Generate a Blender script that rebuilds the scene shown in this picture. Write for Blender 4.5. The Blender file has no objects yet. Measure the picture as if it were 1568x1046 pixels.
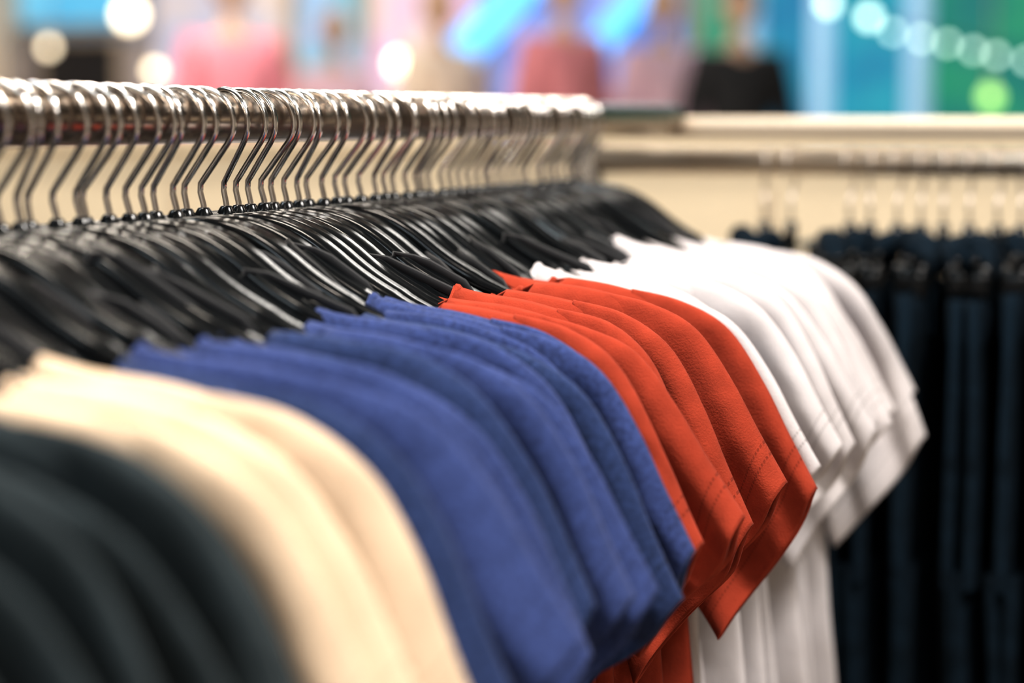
import bpy, math, random
import numpy as np
from mathutils import Vector, Matrix, Euler
random.seed(7); np.random.seed(7)
scene = bpy.context.scene
COL = scene.collection
scene.view_settings.view_transform = 'Standard'
scene.view_settings.look = 'None'
scene.view_settings.gamma = .85
scene.view_settings.exposure = .0

# ------------------------------------------------------------------ materials
def new_mat(name):
    m = bpy.data.materials.new(name); m.use_nodes = True
    nt = m.node_tree; b = nt.nodes['Principled BSDF']
    return m, nt, b
def simple(name, col, rough=.5, metal=0., emis=None, estr=0., noise=0.):
    m, nt, b = new_mat(name)
    b.inputs['Base Color'].default_value = (*col, 1)
    b.inputs['Roughness'].default_value = rough
    b.inputs['Metallic'].default_value = metal
    if noise > 0:
        n = nt.nodes.new('ShaderNodeTexNoise'); n.inputs['Scale'].default_value = 6
        tc = nt.nodes.new('ShaderNodeTexCoord')
        nt.links.new(tc.outputs['Object'], n.inputs['Vector'])
        r = nt.nodes.new('ShaderNodeValToRGB')
        r.color_ramp.elements[0].position = .3; r.color_ramp.elements[1].position = .7
        r.color_ramp.elements[0].color = (*[c*(1-noise) for c in col], 1)
        r.color_ramp.elements[1].color = (*[min(1, c*(1+noise)) for c in col], 1)
        nt.links.new(n.outputs['Fac'], r.inputs['Fac'])
        nt.links.new(r.outputs['Color'], b.inputs['Base Color'])
    if emis:
        b.inputs['Emission Color'].default_value = (*emis, 1)
        b.inputs['Emission Strength'].default_value = estr
    return m
def glow_panel(name, c1, c2, strength, scale=1.5):
    m, nt, b = new_mat(name)
    tc = nt.nodes.new('ShaderNodeTexCoord'); n = nt.nodes.new('ShaderNodeTexNoise')
    n.inputs['Scale'].default_value = scale; n.inputs['Detail'].default_value = 3
    nt.links.new(tc.outputs['Object'], n.inputs['Vector'])
    r = nt.nodes.new('ShaderNodeValToRGB')
    r.color_ramp.elements[0].position = .38; r.color_ramp.elements[1].position = .62
    r.color_ramp.elements[0].color = (*c1, 1); r.color_ramp.elements[1].color = (*c2, 1)
    nt.links.new(n.outputs['Fac'], r.inputs['Fac'])
    nt.links.new(r.outputs['Color'], b.inputs['Emission Color'])
    b.inputs['Emission Strength'].default_value = strength
    b.inputs['Base Color'].default_value = (*[c*.5 for c in c1], 1); b.inputs['Roughness'].default_value = .4
    return m
def cloth(name, col, var=.12, sheen=.25, heather=0.):
    m, nt, b = new_mat(name)
    L = nt.links
    tc = nt.nodes.new('ShaderNodeTexCoord')
    uv = nt.nodes.new('ShaderNodeUVMap'); uv.uv_map = 'UVMap'
    sx = nt.nodes.new('ShaderNodeSeparateXYZ'); L.new(uv.outputs['UV'], sx.inputs[0])
    n = nt.nodes.new('ShaderNodeTexNoise'); n.inputs['Scale'].default_value = 340 if heather else 60
    n.inputs['Detail'].default_value = 5
    L.new(tc.outputs['Object'], n.inputs['Vector'])
    r = nt.nodes.new('ShaderNodeValToRGB')
    v = max(var, heather)
    r.color_ramp.elements[0].position = .32; r.color_ramp.elements[1].position = .68
    r.color_ramp.elements[0].color = (*[c*(1-v) for c in col], 1)
    r.color_ramp.elements[1].color = (*[min(.95, c*(1+v)) for c in col], 1)
    L.new(n.outputs['Fac'], r.inputs['Fac'])
    def mth(op, a, bb=None, c=None):
        k = nt.nodes.new('ShaderNodeMath'); k.operation = op
        for i, q in enumerate([a, bb, c]):
            if q is None: continue
            if isinstance(q, (int, float)): k.inputs[i].default_value = q
            else: L.new(q, k.inputs[i])
        return k.outputs[0]
    def line(pos, w):
        return mth('LESS_THAN', mth('ABSOLUTE', mth('SUBTRACT', sx.outputs['X'], pos)), w)
    dash = mth('GREATER_THAN', mth('SINE', mth('MULTIPLY', sx.outputs['Y'], 330)), -.3)
    st = mth('MULTIPLY', mth('ADD', line(.835, .0045), line(.875, .0045)), dash)
    mix = nt.nodes.new('ShaderNodeMixRGB'); mix.blend_type = 'MULTIPLY'
    L.new(mth('MULTIPLY', st, .5), mix.inputs['Fac']); L.new(r.outputs['Color'], mix.inputs['Color1'])
    mix.inputs['Color2'].default_value = (.3, .3, .3, 1)
    L.new(mix.outputs['Color'], b.inputs['Base Color'])
    w1 = nt.nodes.new('ShaderNodeTexNoise'); w1.inputs['Scale'].default_value = 800; w1.inputs['Detail'].default_value = 2
    L.new(tc.outputs['Object'], w1.inputs['Vector'])
    w2 = nt.nodes.new('ShaderNodeTexNoise'); w2.inputs['Scale'].default_value = 18; w2.inputs['Detail'].default_value = 1.5
    w2.inputs['Distortion'].default_value = .4
    L.new(tc.outputs['Object'], w2.inputs['Vector'])
    hsum = mth('ADD', mth('MULTIPLY', w1.outputs['Fac'], .34), mth('MULTIPLY', w2.outputs['Fac'], 6.0))
    hsum = mth('SUBTRACT', hsum, mth('MULTIPLY', st, .5))
    bp = nt.nodes.new('ShaderNodeBump'); bp.inputs['Strength'].default_value = .7; bp.inputs['Distance'].default_value = .0014
    L.new(hsum, bp.inputs['Height']); L.new(bp.outputs['Normal'], b.inputs['Normal'])
    b.inputs['Roughness'].default_value = .95
    b.inputs['Specular IOR Level'].default_value = .12
    b.inputs['Sheen Weight'].default_value = sheen
    b.inputs['Sheen Roughness'].default_value = .5
    return m

M_white = cloth('white_cotton', (.58, .55, .565), .02, .02)
M_red = cloth('rust_red_cotton', (.325, .050, .025), .14, .03)
M_blue = cloth('blue_jersey', (.038, .058, .165), heather=.30, sheen=.10)
M_blue2 = cloth('denim_blue_jersey', (.026, .044, .118), heather=.32, sheen=.10)
M_cream = cloth('cream_cotton', (.66, .515, .38), .05, .02)
M_grey = cloth('charcoal_cotton', (.028, .038, .043), .2, .06)
M_navy = cloth('black_navy_twill', (.0045, .012, .021), .3, .0)
M_chrome = simple('polished_chrome', (.84, .81, .78), .17, 1.)
M_chrome2 = simple('worn_chrome', (.60, .55, .50), .42, 1.)
M_rail = simple('brushed_steel', (.44, .37, .31), .24, 1.)
M_plastic = simple('black_gloss_plastic', (.004, .005, .006), .18)
M_plastic.node_tree.nodes['Principled BSDF'].inputs['Specular IOR Level'].default_value = .4
M_ribbon = simple('black_satin_ribbon', (.012, .013, .016), .6)
M_satin = simple('pale_painted_steel', (.72, .62, .50), .35, .3)
M_post = simple('bronze_painted_steel', (.10, .085, .07), .5, .3)

# ------------------------------------------------------------------ mesh utils
def mesh_obj(name, verts, faces, mats, uvs=None, fmat=None, smooth=True, parent=None):
    me = bpy.data.meshes.new(name)
    me.from_pydata([tuple(map(float, v)) for v in verts], [], [tuple(map(int, f)) for f in faces])
    for m in mats: me.materials.append(m)
    if uvs is not None:
        uvl = me.uv_layers.new(name='UVMap')
        li = np.zeros(len(me.loops), dtype=np.int32); me.loops.foreach_get('vertex_index', li)
        uvl.data.foreach_set('uv', np.asarray(uvs, dtype=np.float32)[li].ravel())
    if fmat is not None: me.polygons.foreach_set('material_index', np.asarray(fmat, dtype=np.int32))
    if smooth: me.polygons.foreach_set('use_smooth', np.ones(len(me.polygons), dtype=bool))
    me.update()
    o = bpy.data.objects.new(name, me); COL.objects.link(o)
    if parent: o.parent = parent
    return o
class MB:
    def __init__(s): s.v = []; s.f = []; s.m = []; s.uv = []
    def loft(s, rings, mat=0, cap=False, uv=None, closed=True):
        rings = np.asarray(rings, dtype=float); n, k, _ = rings.shape; b = len(s.v)
        s.v.extend(rings.reshape(-1, 3).tolist())
        s.uv.extend((uv.reshape(-1, 2).tolist()) if uv is not None else [[5., 0.]]*(n*k))
        kk = k if closed else k-1
        for i in range(n-1):
            for j in range(kk):
                j2 = (j+1) % k
                s.f.append((b+i*k+j, b+i*k+j2, b+(i+1)*k+j2, b+(i+1)*k+j)); s.m.append(mat)
        if cap:
            s.f.append(tuple(b+j for j in range(k))[::-1]); s.m.append(mat)
            s.f.append(tuple(b+(n-1)*k+j for j in range(k))); s.m.append(mat)
    def tube(s, path, r, n=10, mat=0, cap=True, flat=1.):
        P = [Vector(p) for p in path]; rings = []
        rr = r if hasattr(r, '__len__') else [r]*len(P)
        T0 = (P[1]-P[0]).normalized()
        up = Vector((0, 1, 0)) if abs(T0.y) < .9 else Vector((1, 0, 0))
        nrm = T0.cross(up).normalized()
        for i, p in enumerate(P):
            T = (P[min(i+1, len(P)-1)]-P[max(i-1, 0)]).normalized()
            nrm = (nrm - T*nrm.dot(T)).normalized(); bi = T.cross(nrm)
            rings.append([list(p+nrm*math.cos(a)*rr[i]*flat+bi*math.sin(a)*rr[i]) for a in [2*math.pi*j/n for j in range(n)]])
        s.loft(rings, mat, cap)
    def box(s, c, d, mat=0, bev=.0):
        x, y, z = [q/2 for q in d]
        bv = min(bev, x*.9, y*.9, z*.9)
        if bv <= 0: bv = min(x, y, z)*.05
        def ring(ix, iy, zz):
            return [[c[0]+sx*(ix-(bv if k == 0 else 0)), c[1]+sy*(iy-(bv if k == 1 else 0)), c[2]+zz]
                    for sx, sy, k in [(1, 1, 1), (1, 1, 0), (-1, 1, 0), (-1, 1, 1), (-1, -1, 1), (-1, -1, 0), (1, -1, 0), (1, -1, 1)]]
        rings = [ring(x-bv, y-bv, -z), ring(x, y, -z+bv), ring(x, y, z-bv), ring(x-bv, y-bv, z)]
        s.loft(rings, mat, True)
    def obj(s, name, mats, smooth=True, parent=None, uv=False):
        return mesh_obj(name, s.v, s.f, mats, s.uv if uv else None, s.m, smooth, parent)

CAMZ = 1.45
RX = -0.58          # rail position
HOOK_TOP = 1.47
RAIL_R = .0145
RAIL_Z = HOOK_TOP-.0034-RAIL_R
NECK_Z = HOOK_TOP-.079

# ------------------------------------------------------------------ hanger
HX = np.array([0, .018, .038, .056, .078, .102, .130, .165, .195, .215])
HZ = np.array([0, -.001, -.0055, -.0150, -.0330, -.0470, -.0545, -.0575, -.064, -.075])
def smooth_interp(x):
    acc = 0
    for o in (-.008, -.004, 0, .004, .008): acc = acc+np.interp(np.abs(np.abs(x)+o), HX, HZ)
    return acc/5
SEC = [(0, .0092), (.0040, .0097), (.0070, .0080), (.0075, .0044), (.0048, .0012), (.0034, -.006), (.0028, -.012), (.0016, -.0145)]
SEC = SEC + [(0, -.015)] + [(-y, z) for y, z in SEC[:0:-1]]
def hook_path():
    cz, R = .0583, .0190; p = []
    for a in np.linspace(205, -36, 26):
        p.append((R*math.cos(math.radians(a)), 0, cz+R*math.sin(math.radians(a))))
    x0, _, z0 = p[-1]
    for t in (.25, .5, .75, .93): p.append((x0*(1-t)-.003*t, 0, z0+(.0225-z0)*t))
    p += [(-.002, 0, .0195), (0, 0, .012), (0, 0, 0), (0, 0, -.004)]
    return p
def make_hanger(name, seed):
    rnd = random.Random(seed); mb = MB()
    xs = np.linspace(-.212, .212, 81); zs = smooth_interp(xs); rings = []
    for x, z in zip(xs, zs):
        a = abs(x)/.215
        fy = .80+.38*math.sin(min(1, a*1.3)*math.pi); fz = .72+.5*math.sin(a*math.pi)
        k = min(1, max(0, (abs(x)-.100)/.035)); fy *= 1-.55*k; fz *= 1-.50*k
        if a > .93: q = max(.25, (1-a)/.07); fy *= q**.5; fz *= q**.5
        sl = (smooth_interp(x+.002)-smooth_interp(x-.002))/.004
        n = Vector((-sl, 0, 1)).normalized()
        rings.append([(x+n.x*zz*fz, yy*fy, z+n.z*zz*fz) for yy, zz in SEC])
    mb.loft(rings, 0, True)
    rings = []
    for z, r in [(-.006, .0075), (.004, .0068), (.008, .0050), (.010, .0038), (.011, .0030)]:
        rings.append([(r*math.cos(a), r*.85*math.sin(a), z) for a in np.linspace(0, 2*math.pi, 13)[:-1]])
    mb.loft(rings, 0, True)
    sw = math.radians(rnd.uniform(-20, 20))
    path = [(x*math.cos(sw), x*math.sin(sw), z) for x, _, z in hook_path()]
    mb.tube(path, .00175, 8, 1)
    if rnd.random() < .4:      # hanging-loop ribbon laid over the arm
        x0 = rnd.uniform(.05, .085); x1 = x0+rnd.uniform(.03, .055); yy = rnd.choice([-1, 1])
        pts = [(x0, yy*.0125, smooth_interp(x0)-.012), (x0+.002, yy*.009, smooth_interp(x0)+.010), (x0+.010, yy*.001, smooth_interp(x0+.01)+.0135),
               ((x0+x1)/2, -yy*.003, smooth_interp((x0+x1)/2)+.0155), (x1, -yy*.010, smooth_interp(x1)+.012), (x1+.012, -yy*.0135, smooth_interp(x1)-.006)]
        mb.tube(pts, .0032, 8, 2, True, .3)
    return mb.obj(name, [M_plastic, M_chrome, M_ribbon])

# ------------------------------------------------------------------ t-shirt
def rot2(p, c, a):
    x, z = p[0]-c[0], p[1]-c[1]
    return (c[0]+x*math.cos(a)-z*math.sin(a), c[1]+x*math.sin(a)+z*math.cos(a))
def cr(pts, t):
    P = np.array(pts, dtype=float); n = len(P)-1; u = t*n; i = min(int(u), n-1); f = u-i
    p0 = P[max(i-1, 0)]; p1 = P[i]; p2 = P[i+1]; p3 = P[min(i+2, n)]
    return .5*((2*p1)+(-p0+p2)*f+(2*p0-5*p1+4*p2-p3)*f*f+(-p0+3*p1-3*p2+p3)*f**3)
# fold phases drift slowly along the rail so neighbouring shirts nest into each other
WALK = np.random.RandomState(5); PH = WALK.uniform(0, 6.28, 24)
def make_shirt(name, mat, seed, droop=0., neck=.135, length=.62, slen=None, under=False):
    """under=True : a shirt pushed back between its neighbours (slimmer, a little lower)"""
    global PH
    PH = PH+WALK.normal(0, .27, 24)
    R = np.random.RandomState(seed); mb = MB()
    NU, NV = 100, 50
    th = np.linspace(0, 2*math.pi, NU, endpoint=False)
    c, sn = np.cos(th), np.sin(th)
    front = sn < 0
    W0 = .214-(.010 if under else 0)
    lift = .0110 if under else .0150
    xt = W0*np.sign(c)*np.abs(c)**.8
    a = np.abs(xt)
    ztop = smooth_interp(xt)+lift
    base = smooth_interp(neck)+lift
    dep = np.where(front, .085, .030)
    q = np.clip(a/neck, 0, 1)
    ztop = np.where(a < neck, base-dep*np.sqrt(np.clip(1-q**2.2, 0, 1)), ztop)
    vs = np.concatenate([[0, .0025, .006, .012, .024], np.linspace(.04, 1, NV-5)])
    rings = []; uvs = []
    opn = np.clip((neck+.004-a)/.02, 0, 1)
    side = R.uniform(.92, 1.03)
    TB = .0052 if under else .0088
    for v in vs:
        W = 1+.085*min(1, v*1.8)*side-.02*v
        z = ztop+(-length-ztop)*v
        x = xt*W+.008*v*np.sin(9*v+PH[0])*np.sign(xt)
        T = TB*(1-math.exp(-v/.007))*(1-opn)+TB*opn
        y = T*np.sign(sn)*np.abs(sn)**.5
        A = .007*min(1, v*2.2)
        y = y+A*(np.sin(24*x+PH[1]+1.5*v)*.6+np.sin(47*x+PH[2]-2*v)*.3+np.sin(11*x+PH[3])*.5)
        y = y+.0014*np.sin(50*xt+PH[5]+30*v)*min(1, v*20)
        z = z+.004*v*np.sin(22*x+PH[4])+.0008*np.sin(40*xt+seed)*np.where(a > neck, 1, 0)
        rings.append(np.stack([x, y, z], 1)); uvs.append(np.stack([np.full(NU, 3.), xt*5], 1))
    mb.loft(rings, 0, False, np.array(uvs))
    rg = rings[0]
    idx = [j for j in range(NU) if a[j] < neck+.004]
    fr = [rg[j] for j in idx if front[j]]; bk = [rg[j] for j in idx if not front[j]]
    for seg in (fr, bk):
        seg = sorted([tuple(p) for p in seg], key=lambda p: p[0])
        if len(seg) > 3: mb.tube(seg, .0024, 6, 0)
    for sgn in (1, -1):
        dr = droop+R.uniform(-.03, .03); piv = (.206, -.060)
        L = R.uniform(.93, 1.04) if slen is None else slen
        if under: L *= .86
        dz = -.0045 if under else 0.
        top = [(.182, -.046), (.214, -.0525), (.243, -.067), (.268, -.098), (.286, -.128), (.303, -.158)]
        top = [top[0], top[1]]+[rot2((piv[0]+(p[0]-piv[0])*L, piv[1]+(p[1]-piv[1])*L), piv, -dr*min(1, (p[0]-.2)/.04)) for p in top[2:]]
        top = [(p[0]-(.008 if under else 0), p[1]+dz) for p in top]
        e = top[-1]
        hl = R.uniform(.80, 1.02)
        hv = rot2((-.074*hl, -.092*hl), (0, 0), -dr*.5+R.uniform(-.14, .14))
        bot = [(.196, -.200), (.203, -.212), (e[0]+hv[0], e[1]+hv[1])]
        NS, NT = 42, 60
        phi = np.linspace(0, 2*math.pi, NT, endpoint=False)
        t = (1-np.cos(phi))/2; sp = np.sin(phi)
        pp = PH; rings = []; uvs = []
        fl = R.uniform(.003, .005) if under else R.uniform(.005, .0100)
        curl = R.uniform(.002, .010)*(1 if seed % 3 else -.6)
        creases = [(R.uniform(.12, .9), R.uniform(-.7, .7), R.uniform(.035, .075), R.uniform(-.0032, .0032)) for _ in range(6)]
        T0 = .004 if under else .0062
        for s in np.linspace(0, 1, NS):
            P = cr(top, s); Q = cr(bot, s)
            x = P[0]+(Q[0]-P[0])*t; z = P[1]+(Q[1]-P[1])*t
            x = x+.003*s*np.sin(t*math.pi); z = z-.003*s*np.sin(t*math.pi*2+pp[8])
            T = T0+(fl-T0)*s**.8+(.001 if under else .0025)*math.exp(-((s-.25)/.15)**2)
            if s > .83: T += .0006
            y = T*np.sign(sp)*np.abs(sp)**.75
            env = min(1, s*2.2)
            y = y+env*(.0060*np.sin(2.1*math.pi*t+pp[10]+1.2*s)+.0036*np.sin(4.6*math.pi*t+pp[11]-2.0*s)
                       +.0024*np.sin(9*s+3*t+pp[12]))
            for (ct, sl, wd, am) in creases:
                y = y+env*am*np.exp(-((t-ct-sl*(s-.5))/wd)**2)*np.sin(min(1, s*1.2)*math.pi*.8)
            y = y-curl*s*s*t**2.5
            x = x+.0020*env*np.sin(7*t+pp[14])*s
            z = z+.0018*env*s*np.sin(8*t+pp[15])
            rings.append(np.stack([sgn*x, y, z], 1)); uvs.append(np.stack([np.full(NT, s), t+np.where(sp > 0, 0, .003)], 1))
        if sgn < 0: rings = [r[::-1] for r in rings]; uvs = [u[::-1] for u in uvs]
        mb.loft(rings, 0, False, np.array(uvs))
    o = mb.obj(name, [mat], uv=True)
    sd = o.modifiers.new('cloth_thickness', 'SOLIDIFY'); sd.thickness = .0011; sd.offset = 0
    return o

# ------------------------------------------------------------------ populate main rack
rnd = random.Random(31)
drs = [.02, .10, -.03, .14, .05]
def kind(y):
    return 'g' if y < .645 else 'c' if y < .742 else 'b' if y < 1.093 else 'r' if y < 1.312 else 'w'
plan = []; y = .36; k = 0
while y < 1.772:
    if plan and kind(plan[-1][0]) != kind(y): y += .011; plan[-1][1] = False; k = 0     # wider gap where the colour changes
    plan.append([y, k % 2 == 1])
    y += (rnd.uniform(.0140, .0175) if k % 2 else rnd.uniform(.0150, .0205)); k += 1
prim = [i for i, p in enumerate(plan) if not p[1]]
long_sleeved = prim[-2]
yawn = 0.
for i, (y, under) in enumerate(plan):
    kd = kind(y); nk = rnd.uniform(.102, .136)
    last = i+1 < len(plan) and kind(plan[i+1][0]) != kd
    first = i > 0 and kind(plan[i-1][0]) != kd
    nm, mt = {'g': ('charcoal_t_shirt', M_grey), 'c': ('cream_t_shirt', M_cream), 'b': ('blue_t_shirt', M_blue2 if (i//2) % 4 == 3 else M_blue),
              'r': ('rust_red_t_shirt', M_red), 'w': ('white_t_shirt', M_white)}[kd]
    yawn = .6*yawn+rnd.uniform(-1.1, 1.1)
    if first or last: yawn *= .2
    yaw = math.radians(2.4*math.sin(y*9+1.0)+yawn)
    roll = math.radians(rnd.uniform(-1.9, 1.9)); lean = math.radians(rnd.uniform(-2.5, 2.5))
    if first or last: lean = 0.; roll *= .4
    off = rnd.uniform(-.011, .010); dr = drs[(i//2) % 5]+rnd.uniform(-.03, .03); sl = None
    if under: off = rnd.uniform(-.013, -.006)
    if kd == 'w': nk = rnd.uniform(.084, .134)
    if last and kd == 'r': sl, off, dr, roll = 1.04, .004, .02, 0.
    if y > 1.66: off = min(off, -.004); roll = abs(roll)*.6; dr = max(dr, .03)
    if i == long_sleeved: sl, dr, off, roll = 1.20, .15, 0., 0.
    rt = Euler((lean, roll, yaw))
    piv = Vector((RX, y, HOOK_TOP-.0034))
    loc = piv+rt.to_matrix() @ Vector((0, 0, -.0756))
    h = make_hanger('clothes_hanger', i); h.location = loc; h.rotation_euler = rt
    s = make_shirt(nm, mt, 100+i, dr, neck=nk, length=rnd.uniform(.60, .64), slen=sl, under=under)
    s.location = loc+rt.to_matrix() @ Vector((off, 0, 0)); s.rotation_euler = rt

# ------------------------------------------------------------------ rack frame
mb = MB()
mb.tube([(RX, .02, RAIL_Z), (RX, 1.0, RAIL_Z), (RX, 2.04, RAIL_Z)], RAIL_R, 32, 0)
yy = .02
mb.tube([(RX, yy, RAIL_Z+.03), (RX, yy, .03)], .0175, 20, 0)
mb.tube([(RX-.25, yy, .03), (RX+.25, yy, .03)], .0175, 20, 0)
for sx in (-.25, .25): mb.tube([(RX+sx, yy, 0.), (RX+sx, yy, .05)], .024, 16, 0)
BY = 2.05
mb.box((.155, BY, 1.4440), (1.66, .026, .021), 1, .003)
mb.tube([(-.67, BY, 1.4115), (.98, BY, 1.4115)], .0130, 24, 3)
for xx in (-.67, .98):
    mb.box((xx, BY, .72), (.026, .026, 1.42), 2, .003)
    mb.box((xx, BY, .02), (.05, .50, .03), 2, .005)
for xx in (-.2, .3, .7):
    mb.box((xx, BY, 1.4290), (.012, .012, .014), 0, .002)
mb.obj('clothing_rack', [M_rail, M_satin, M_post, simple('bright_chrome_tube', (.86, .77, .66), .38, 1.)])

# ------------------------------------------------------------------ trousers on the cross rail
def make_trousers(name, seed):
    R = np.random.RandomState(seed); mb = MB(); NT = 40
    th = np.linspace(0, 2*math.pi, NT, endpoint=False); c, s = np.cos(th), np.sin(th)
    ph = R.uniform(0, 6.28, 8)
    rings = []
    for z, w, T in [(0, .172, .010), (-.004, .176, .0125), (-.034, .177, .0125), (-.038, .178, .010), (-.12, .188, .010), (-.20, .198, .010), (-.25, .203, .010)]:
        yy = w*np.sign(c)*np.abs(c)**.85
        xx = T*np.sign(s)*np.abs(s)**.6+.004*np.sin(28*yy+ph[0])*min(1, -z*8)
        rings.append(np.stack([xx, yy, np.full(NT, z)+.004*np.sin(20*yy+ph[1])], 1))
    mb.loft(rings, 0)
    for sg in (1, -1):
        rings = []
        for v in np.linspace(0, 1, 26):
            z = -.235-v*.72; hw = .102-.030*v; cy = sg*(.101-.012*v)
            yy = cy+hw*np.sign(c)*np.abs(c)**.85
            xx = .010*np.sign(s)*np.abs(s)**.6+.005*np.sin(30*yy+ph[2]+v*2)+.004*math.sin(5*v+ph[3+(sg > 0)])
            rings.append(np.stack([xx, yy, np.full(NT, z)], 1))
        mb.loft(rings, 0)
    for k in (-.12, -.04, .06, .13):
        mb.box((.0135, k, -.019), (.003, .010, .040), 0, .001)
    for k in (-.13, .13):
        mb.box((0, k, .006), (.022, .018, .040), 1, .003)
    mb.tube([(0, -.16, .030), (0, .16, .030)], .0035, 8, 1)
    mb.tube([(0, 0, .028), (0, 0, .055)], .006, 10, 1)
    y0 = R.uniform(-.16, -.04)
    pts = [(.008*math.sin(k*1.7+ph[5]), y0+k*.012, .014+.030*abs(math.sin(k*.8+ph[6]))) for k in range(9)]
    mb.tube(pts, [.004, .009, .012, .010, .013, .009, .012, .008, .004], 8, 0)
    sw = R.uniform(-.25, .25)
    mb.tube([(x*sw, x*.85, z+.050) for x, _, z in hook_path()], .0015, 8, 2)
    return mb.obj(name, [M_navy, M_plastic, M_chrome2], uv=True)
proto = [make_trousers('trousers', 900+k) for k in range(6)]
xs = [-.488, -.462]; x = -.405
while x < .93: xs.append(x); x += rnd.uniform(.019, .027)
for k, x in enumerate(xs):
    o = proto[k] if k < 6 else bpy.data.objects.new('trousers', proto[k % 6].data)
    if k >= 6: COL.objects.link(o)
    o.location = (x, BY, 1.4245-.1256); o.rotation_euler = (0, 0, math.radians(rnd.uniform(-5, 5)))

# ------------------------------------------------------------------ room shell
def plane_box(name, c, d, mat, bev=.0):
    mb = MB(); mb.box(c, d, 0, bev); return mb.obj(name, [mat], smooth=False)
M_floor = simple('polished_beige_floor', (.50, .42, .33), .25, noise=.08)
M_wall = simple('warm_white_paint', (.74, .68, .62), .8, noise=.03)
M_ceil = simple('ceiling_dark_grey', (.12, .13, .14), .9)
M_part = simple('cream_partition_laminate', (.86, .75, .57), .6, noise=.03)
X0, X1, Y0, Y1, ZC = -10., 6., -4., 12.4, 3.4
plane_box('floor', ((X0+X1)/2, (Y0+Y1)/2, -.05), (X1-X0, Y1-Y0, .1), M_floor)
plane_box('ceiling', ((X0+X1)/2, (Y0+Y1)/2, ZC+.05), (X1-X0, Y1-Y0, .1), M_ceil)
plane_box('wall_back', ((X0+X1)/2, Y1+.05, ZC/2), (X1-X0, .1, ZC), simple('mall_wall_lilac', (.62, .60, .68), .8, noise=.1))
plane_box('wall_front', ((X0+X1)/2, Y0-.05, ZC/2), (X1-X0, .1, ZC), M_wall)
plane_box('wall_left', (X0-.05, (Y0+Y1)/2, ZC/2), (.1, Y1-Y0, ZC), M_wall)
plane_box('wall_right', (X1+.05, (Y0+Y1)/2, ZC/2), (.1, Y1-Y0, ZC), M_wall)

mb = MB()
mb.box((-1.4, 3.6, .70), (6.4, .10, 1.40), 0, .006)
mb.box((-1.4, 3.6, 1.412), (6.44, .14, .024), 0, .006)
mb.box((-1.4, 3.53, .06), (6.4, .03, .12), 1, .004)
for k in range(6): mb.box((-4.2+k*1.12, 3.546, .74), (.012, .010, 1.2), 1, .002)
mb.obj('display_partition', [M_part, M_satin], smooth=False)

# ------------------------------------------------------------------ ceiling light panels
def ceil_light(x, y, w, h, power, col):
    mb = MB()
    z = ZC-.03
    mb.box((x-w/2-.02, y, z), (.04, h+.08, .06), 0, .004); mb.box((x+w/2+.02, y, z), (.04, h+.08, .06), 0, .004)
    mb.box((x, y-h/2-.02, z), (w, .04, .06), 0, .004); mb.box((x, y+h/2+.02, z), (w, .04, .06), 0, .004)
    o = mb.obj('ceiling_light', [M_satin], smooth=False)
    l = bpy.data.lights.new('light_panel', 'AREA'); l.shape = 'RECTANGLE'; l.size = w; l.size_y = h; l.energy = power; l.color = col
    lo = bpy.data.objects.new('light_panel', l); COL.objects.link(lo); lo.location = (x, y, z-.02); lo.parent = o
WARM = (1, .90, .78); NEU = (1, .955, .90); COOL = (.80, .92, 1)
ceil_light(.8, .75, .5, .35, 98, NEU)
ceil_light(-.9, 1.0, 1.3, .16, 66, WARM)
ceil_light(-2.4, .6, 1.2, .3, 30, COOL)
ceil_light(1.2, -1.4, 1.0, .4, 48, NEU)
ceil_light(-1.2, -1.8, 1.2, .3, 32, COOL)
ceil_light(-1.9, 3.0, 2.0, .2, 54, WARM)
ceil_light(1.0, 3.1, 1.2, .3, 20, WARM)
ceil_light(-4.4, 6.8, 2.0, .8, 118, WARM)
ceil_light(-2.0, 6.8, 2.0, .8, 68, NEU)
ceil_light(-5.5, 10.4, 2.4, .8, 92, WARM)
ceil_light(-2.2, 10.4, 2.4, .8, 30, COOL)

# ------------------------------------------------------------------ mall background on the far side
def panel(name, x0, x1, z0, z1, mat, y=12.30, t=.10):
    mb = MB(); mb.box(((x0+x1)/2, y, (z0+z1)/2), (x1-x0, t, z1-z0), 0, .01)
    f = .03
    for xx in (x0, x1): mb.box((xx, y-.02, (z0+z1)/2), (f, t+.02, z1-z0+f), 1, .004)
    for zz in (z0, z1): mb.box(((x0+x1)/2, y-.02, zz), (x1-x0, t+.02, f), 1, .004)
    return mb.obj(name, [mat, M_satin], smooth=False)
panel('shop_sign', -7.9, -7.05, 2.06, 2.7, glow_panel('sign_sky_blue', (.10, .42, .66), (.22, .6, .8), 1.1))
panel('display_screen', -7.75, -7.15, 1.55, 1.98, simple('dark_screen', (.03, .03, .035), .3))
panel('window_1', -6.9, -5.95, 1.0, 2.7, glow_panel('shop_window_warm', (.64, .54, .48), (.34, .42, .64), 1.05, 2.5))
panel('window_2', -5.9, -5.45, 1.0, 2.7, glow_panel('shop_window_aqua', (.14, .40, .46), (.50, .50, .80), 1.1, 3))
panel('window_3', -5.4, -4.7, 1.0, 2.7, glow_panel('shop_window_beige', (.68, .56, .52), (.64, .38, .74), 1.1, 3))
panel('window_4', -4.6, -3.4, 1.0, 2.7, glow_panel('shop_window_blue', (.03, .16, .56), (.42, .46, .82), 1.1, 2.2))
panel('window_5', -3.35, -3.0, 1.0, 2.7, glow_panel('shop_window_green', (.05, .30, .18), (.40, .6, .48), .85, 3))
panel('window_6', -2.95, -2.1, 1.0, 2.7, glow_panel('shop_window_teal', (.012, .18, .36), (.03, .40, .46), .9, 2.5))
panel('window_7', -2.02, .6, 1.0, 2.7, glow_panel('shop_window_jade', (.005, .18, .20), (.03, .36, .17), .85, 2.2))
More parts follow.
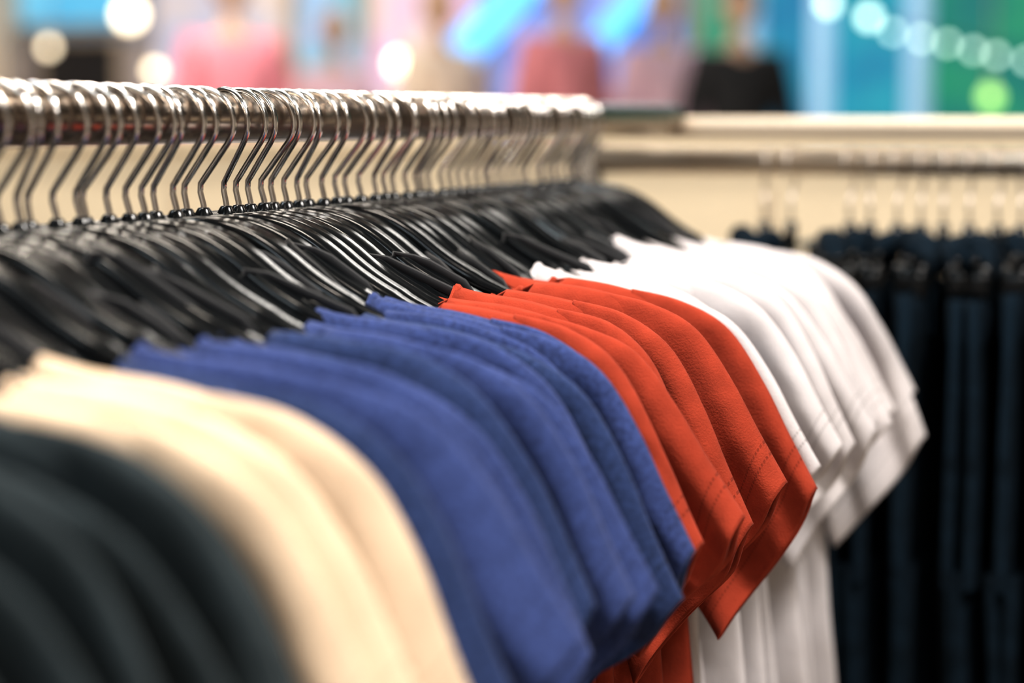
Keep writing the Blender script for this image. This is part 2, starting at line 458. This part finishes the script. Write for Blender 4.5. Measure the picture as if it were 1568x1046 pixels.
M_pole = simple('ice_blue_column', (.45, .68, .85), .4, emis=(.38, .62, .88), estr=.5)
for xx, yy in ((-2.02, 12.1), (-2.56, 12.1), (-3.0, 12.15)):
    mb = MB(); mb.tube([(xx, yy, 0), (xx, yy, ZC)], .07, 24, 0)
    mb.tube([(xx, yy, 0), (xx, yy, .12)], .10, 24, 0); mb.tube([(xx, yy, ZC-.1), (xx, yy, ZC)], .10, 24, 0)
    mb.obj('column', [M_pole])
mb = MB(); mb.box((-8.05, 12.0, ZC/2), (.35, .35, ZC), 0, .02); mb.box((-8.05, 12.0, .08), (.42, .42, .16), 0, .02)
mb.obj('pillar', [simple('cream_pillar', (.85, .74, .62), .6)], smooth=False)
M_neon = simple('blue_light_diffuser', (.1, .4, .8), .3, emis=(.12, .47, 1.), estr=1.7)
def bar(x0, z0, x1, z1, w, y=11.9):
    d = Vector((x1-x0, 0, z1-z0)); L = d.length; mb = MB(); mb.box((0, 0, 0), (L, .06, w), 0, .02)
    mb.box((0, .04, 0), (L+.04, .04, w+.04), 1, .01)
    o = mb.obj('linear_light_bar', [M_neon, M_satin], smooth=False)
    o.location = ((x0+x1)/2, y, (z0+z1)/2); o.rotation_euler = (0, -math.atan2(d.z, d.x), 0)
bar(-4.92, 1.60, -4.06, 2.46, .20)
bar(-3.86, 1.84, -3.28, 2.50, .14)
M_globe = simple('warm_globe', (1, .9, .7), .3, emis=(1, .84, .60), estr=6)
M_globe2 = simple('pale_globe', (.9, 1, .9), .3, emis=(.75, 1, .85), estr=4.5)
def globe(mb, x, y, z, r, mat):
    rings = []
    for a in np.linspace(-math.pi/2+.05, math.pi/2-.05, 9):
        rings.append([(x+r*math.cos(a)*math.cos(b), y+r*math.cos(a)*math.sin(b), z+r*math.sin(a)) for b in np.linspace(0, 2*math.pi, 17)[:-1]])
    mb.loft(rings, mat, True)
for x, z, r in ((-4.67, 1.765, .055), (-6.36, 2.06, .07), (-6.2, 1.74, .035), (-6.9, 1.88, .03)):
    mb = MB(); globe(mb, x, 11., z, r, 0); mb.tube([(x, 11., z+r), (x, 11., ZC)], .006, 6, 1)
    mb.tube([(x, 11., z+r-.005), (x, 11., z+r+.04)], .02, 10, 1)
    mb.obj('pendant_lamp', [M_globe, M_satin])
mb = MB()
pts = [(-2.30, 2.05), (-2.09, 1.976), (-1.97, 1.900), (-1.823, 1.865), (-1.692, 1.84), (-1.564, 1.804), (-1.45, 1.777), (-1.30, 1.75), (-1.1, 1.76)]
mb.tube([(x, 11., z+.045) for x, z in pts], .004, 6, 1)
for k, (x, z) in enumerate(pts): globe(mb, x, 11., z, .034 if k < 2 else .020, 0)
mb.obj('festoon_lights', [M_globe2, M_plastic])
mb = MB(); globe(mb, -1.50, 11.2, 1.573, .045, 0); mb.tube([(-1.5, 11.2, 1.60), (-1.5, 11.2, ZC)], .006, 6, 1); mb.tube([(-1.5, 11.2, 1.60), (-1.5, 11.2, 1.65)], .02, 10, 1)
mb.obj('pendant_lamp', [simple('lime_globe', (.7, 1, .4), .3, emis=(.55, 1, .25), estr=2.2), M_satin])

# ------------------------------------------------------------------ mannequins
def skin_body(name, verts, edges, radii, mat, root=0, sub=2, parent=None):
    me = bpy.data.meshes.new(name); me.from_pydata(verts, edges, []); me.materials.append(mat)
    o = bpy.data.objects.new(name, me); COL.objects.link(o)
    sk = o.modifiers.new('skin', 'SKIN'); sk.use_smooth_shade = True
    for i, r in enumerate(radii):
        me.skin_vertices[0].data[i].radius = r if isinstance(r, tuple) else (r, r)
    me.skin_vertices[0].data[root].use_root = True
    s = o.modifiers.new('sub', 'SUBSURF'); s.levels = sub; s.render_levels = sub
    if parent: o.parent = parent
    return o
def mannequin(x, y, base, rz, sc, top_mat, bot_mat, skin_mat, hair=None):
    E = bpy.data.objects.new('mannequin', None); COL.objects.link(E)
    E.location = (x, y, base); E.rotation_euler = (0, 0, rz); E.scale = (sc, sc, sc)
    V = [(0, 0, .94), (0, 0, 1.08), (0, 0, 1.25), (0, 0, 1.38), (0, 0, 1.47), (0, .0, 1.55)]
    r = [(.15, .10), (.125, .09), (.15, .10), (.12, .075), (.05, .05), (.045, .045)]
    Eg = [(0, 1), (1, 2), (2, 3), (3, 4), (4, 5)]
    for s in (1, -1):
        b = len(V); V += [(s*.16, 0, 1.40), (s*.205, .01, 1.20), (s*.235, -.01, 1.08), (s*.24, -.05, .90), (s*.245, -.06, .83), (s*.245, -.07, .76)]
        r += [.062, .045, .040, .028, (.022, .035), (.012, .028)]
        Eg += [(3, b), (b, b+1), (b+1, b+2), (b+2, b+3), (b+3, b+4), (b+4, b+5)]
        b = len(V); V += [(s*.09, 0, .85), (s*.10, -.01, .50), (s*.105, .01, .12), (s*.105, -.02, .05), (s*.11, -.13, .03)]
        r += [.085, .055, .036, .04, .03]
        Eg += [(0, b), (b, b+1), (b+1, b+2), (b+2, b+3), (b+3, b+4)]
    skin_body('body', V, Eg, r, skin_mat, parent=E)
    mb = MB(); rings = []
    for a in np.linspace(-math.pi/2+.06, math.pi/2-.06, 18):
        cz = math.sin(a); w = math.cos(a)*(.078 if cz > 0 else .078-.018*(-cz)); dd = math.cos(a)*(.096)
        ring = []
        for bb in np.linspace(0, 2*math.pi, 25)[:-1]:
            px, py = w*math.cos(bb), dd*math.sin(bb)-(.012 if cz < 0 else 0)*(-cz)
            fr = max(0, -math.sin(bb))**12
            py -= fr*(.018*math.exp(-((cz+.12)/.14)**2)+.006*math.exp(-((cz+.5)/.07)**2)-.006*math.exp(-((cz-.08)/.08)**2))
            ring.append((px, py, 1.655+cz*.118))
        rings.append(ring)
    mb.loft(rings, 0, True)
    for s in (1, -1): mb.tube([(s*.074, .0, 1.63), (s*.084, .006, 1.65), (s*.080, .008, 1.675)], [.008, .011, .007], 8, 0)
    mb.obj('head', [skin_mat], parent=E)
    if hair:
        mb = MB(); rings = []
        for a in np.linspace(.05, math.pi/2-.06, 9):
            rings.append([(.084*math.cos(a)*math.cos(b), .012+.098*math.cos(a)*math.sin(b), 1.672+.118*math.sin(a)) for b in np.linspace(0, 2*math.pi, 21)[:-1]])
        mb.loft(rings, 0, True); mb.obj('hair', [hair], parent=E)
    V = [(0, 0, .88), (0, 0, 1.08), (0, 0, 1.25), (0, 0, 1.375), (0, 0, 1.435)]; r = [(.178, .125), (.15, .115), (.178, .125), (.15, .10), (.075, .07)]
    Eg = [(0, 1), (1, 2), (2, 3), (3, 4)]
    for s in (1, -1):
        b = len(V); V += [(s*.165, 0, 1.395), (s*.21, .01, 1.21), (s*.238, -.01, 1.08), (s*.242, -.045, .93)]; r += [.078, .064, .058, .050]
        Eg += [(3, b), (b, b+1), (b+1, b+2), (b+2, b+3)]
    skin_body('shirt', V, Eg, r, top_mat, parent=E)
    V = [(0, 0, .95), (0, 0, .90)]; r = [(.16, .115), (.165, .12)]; Eg = [(0, 1)]
    for s in (1, -1):
        b = len(V); V += [(s*.092, 0, .80), (s*.102, -.01, .50), (s*.107, .01, .10)]; r += [.10, .075, .062]; Eg += [(1, b), (b, b+1), (b+1, b+2)]
    skin_body('trousers_worn', V, Eg, r, bot_mat, parent=E)
    mb = MB(); mb.tube([(0, .0, 0.), (0, .0, .015)], .19, 32, 0); mb.obj('stand', [M_satin], parent=E)
    return E
skinm = simple('mannequin_beige', (.55, .38, .28), .5)
dark = simple('dark_hair', (.02, .02, .02), .6)
pink = simple('pink_cotton', (.78, .30, .38), .9, noise=.08)
pinkd = simple('dusty_rose_cotton', (.62, .25, .29), .9, noise=.08)
black = simple('black_wool', (.008, .009, .012), .8)
lav = simple('pale_lilac_cotton', (.80, .58, .70), .9)
creamc = simple('ivory_cotton', (.80, .70, .60), .9)
navy = simple('navy_denim', (.02, .03, .08), .9)
plane_box('display_platform', (-3.4, 8.8, .2), (4.6, 2.4, .4), M_part, .02)
mannequin(-4.15, 8.0, .402, .75, .97, pink, navy, skinm, dark)
mannequin(-3.05, 9.0, .402, 1.0, .98, pinkd, navy, skinm, dark)
mannequin(-2.26, 9.0, .402, .5, .93, black, black, skinm, dark)
mannequin(-2.80, 9.7, .402, .9, .96, lav, creamc, skinm)
mannequin(-3.72, 9.2, .402, 1.2, .95, creamc, navy, skinm)
mannequin(-4.42, 9.6, .402, .9, .90, lav, navy, skinm)

# ------------------------------------------------------------------ world & camera
w = bpy.data.worlds.new('world'); scene.world = w; w.use_nodes = True
w.node_tree.nodes['Background'].inputs[0].default_value = (.6, .65, .7, 1)
w.node_tree.nodes['Background'].inputs[1].default_value = .3
cam = bpy.data.cameras.new('camera'); co = bpy.data.objects.new('camera', cam); COL.objects.link(co)
co.location = (0, 0, CAMZ); co.rotation_euler = (math.radians(90-5.82), 0, math.radians(20.07))
cam.sensor_width = 36; cam.lens = 75.8; cam.clip_start = .02
cam.dof.use_dof = True; cam.dof.focus_distance = 1.25; cam.dof.aperture_fstop = 3.3
scene.camera = co
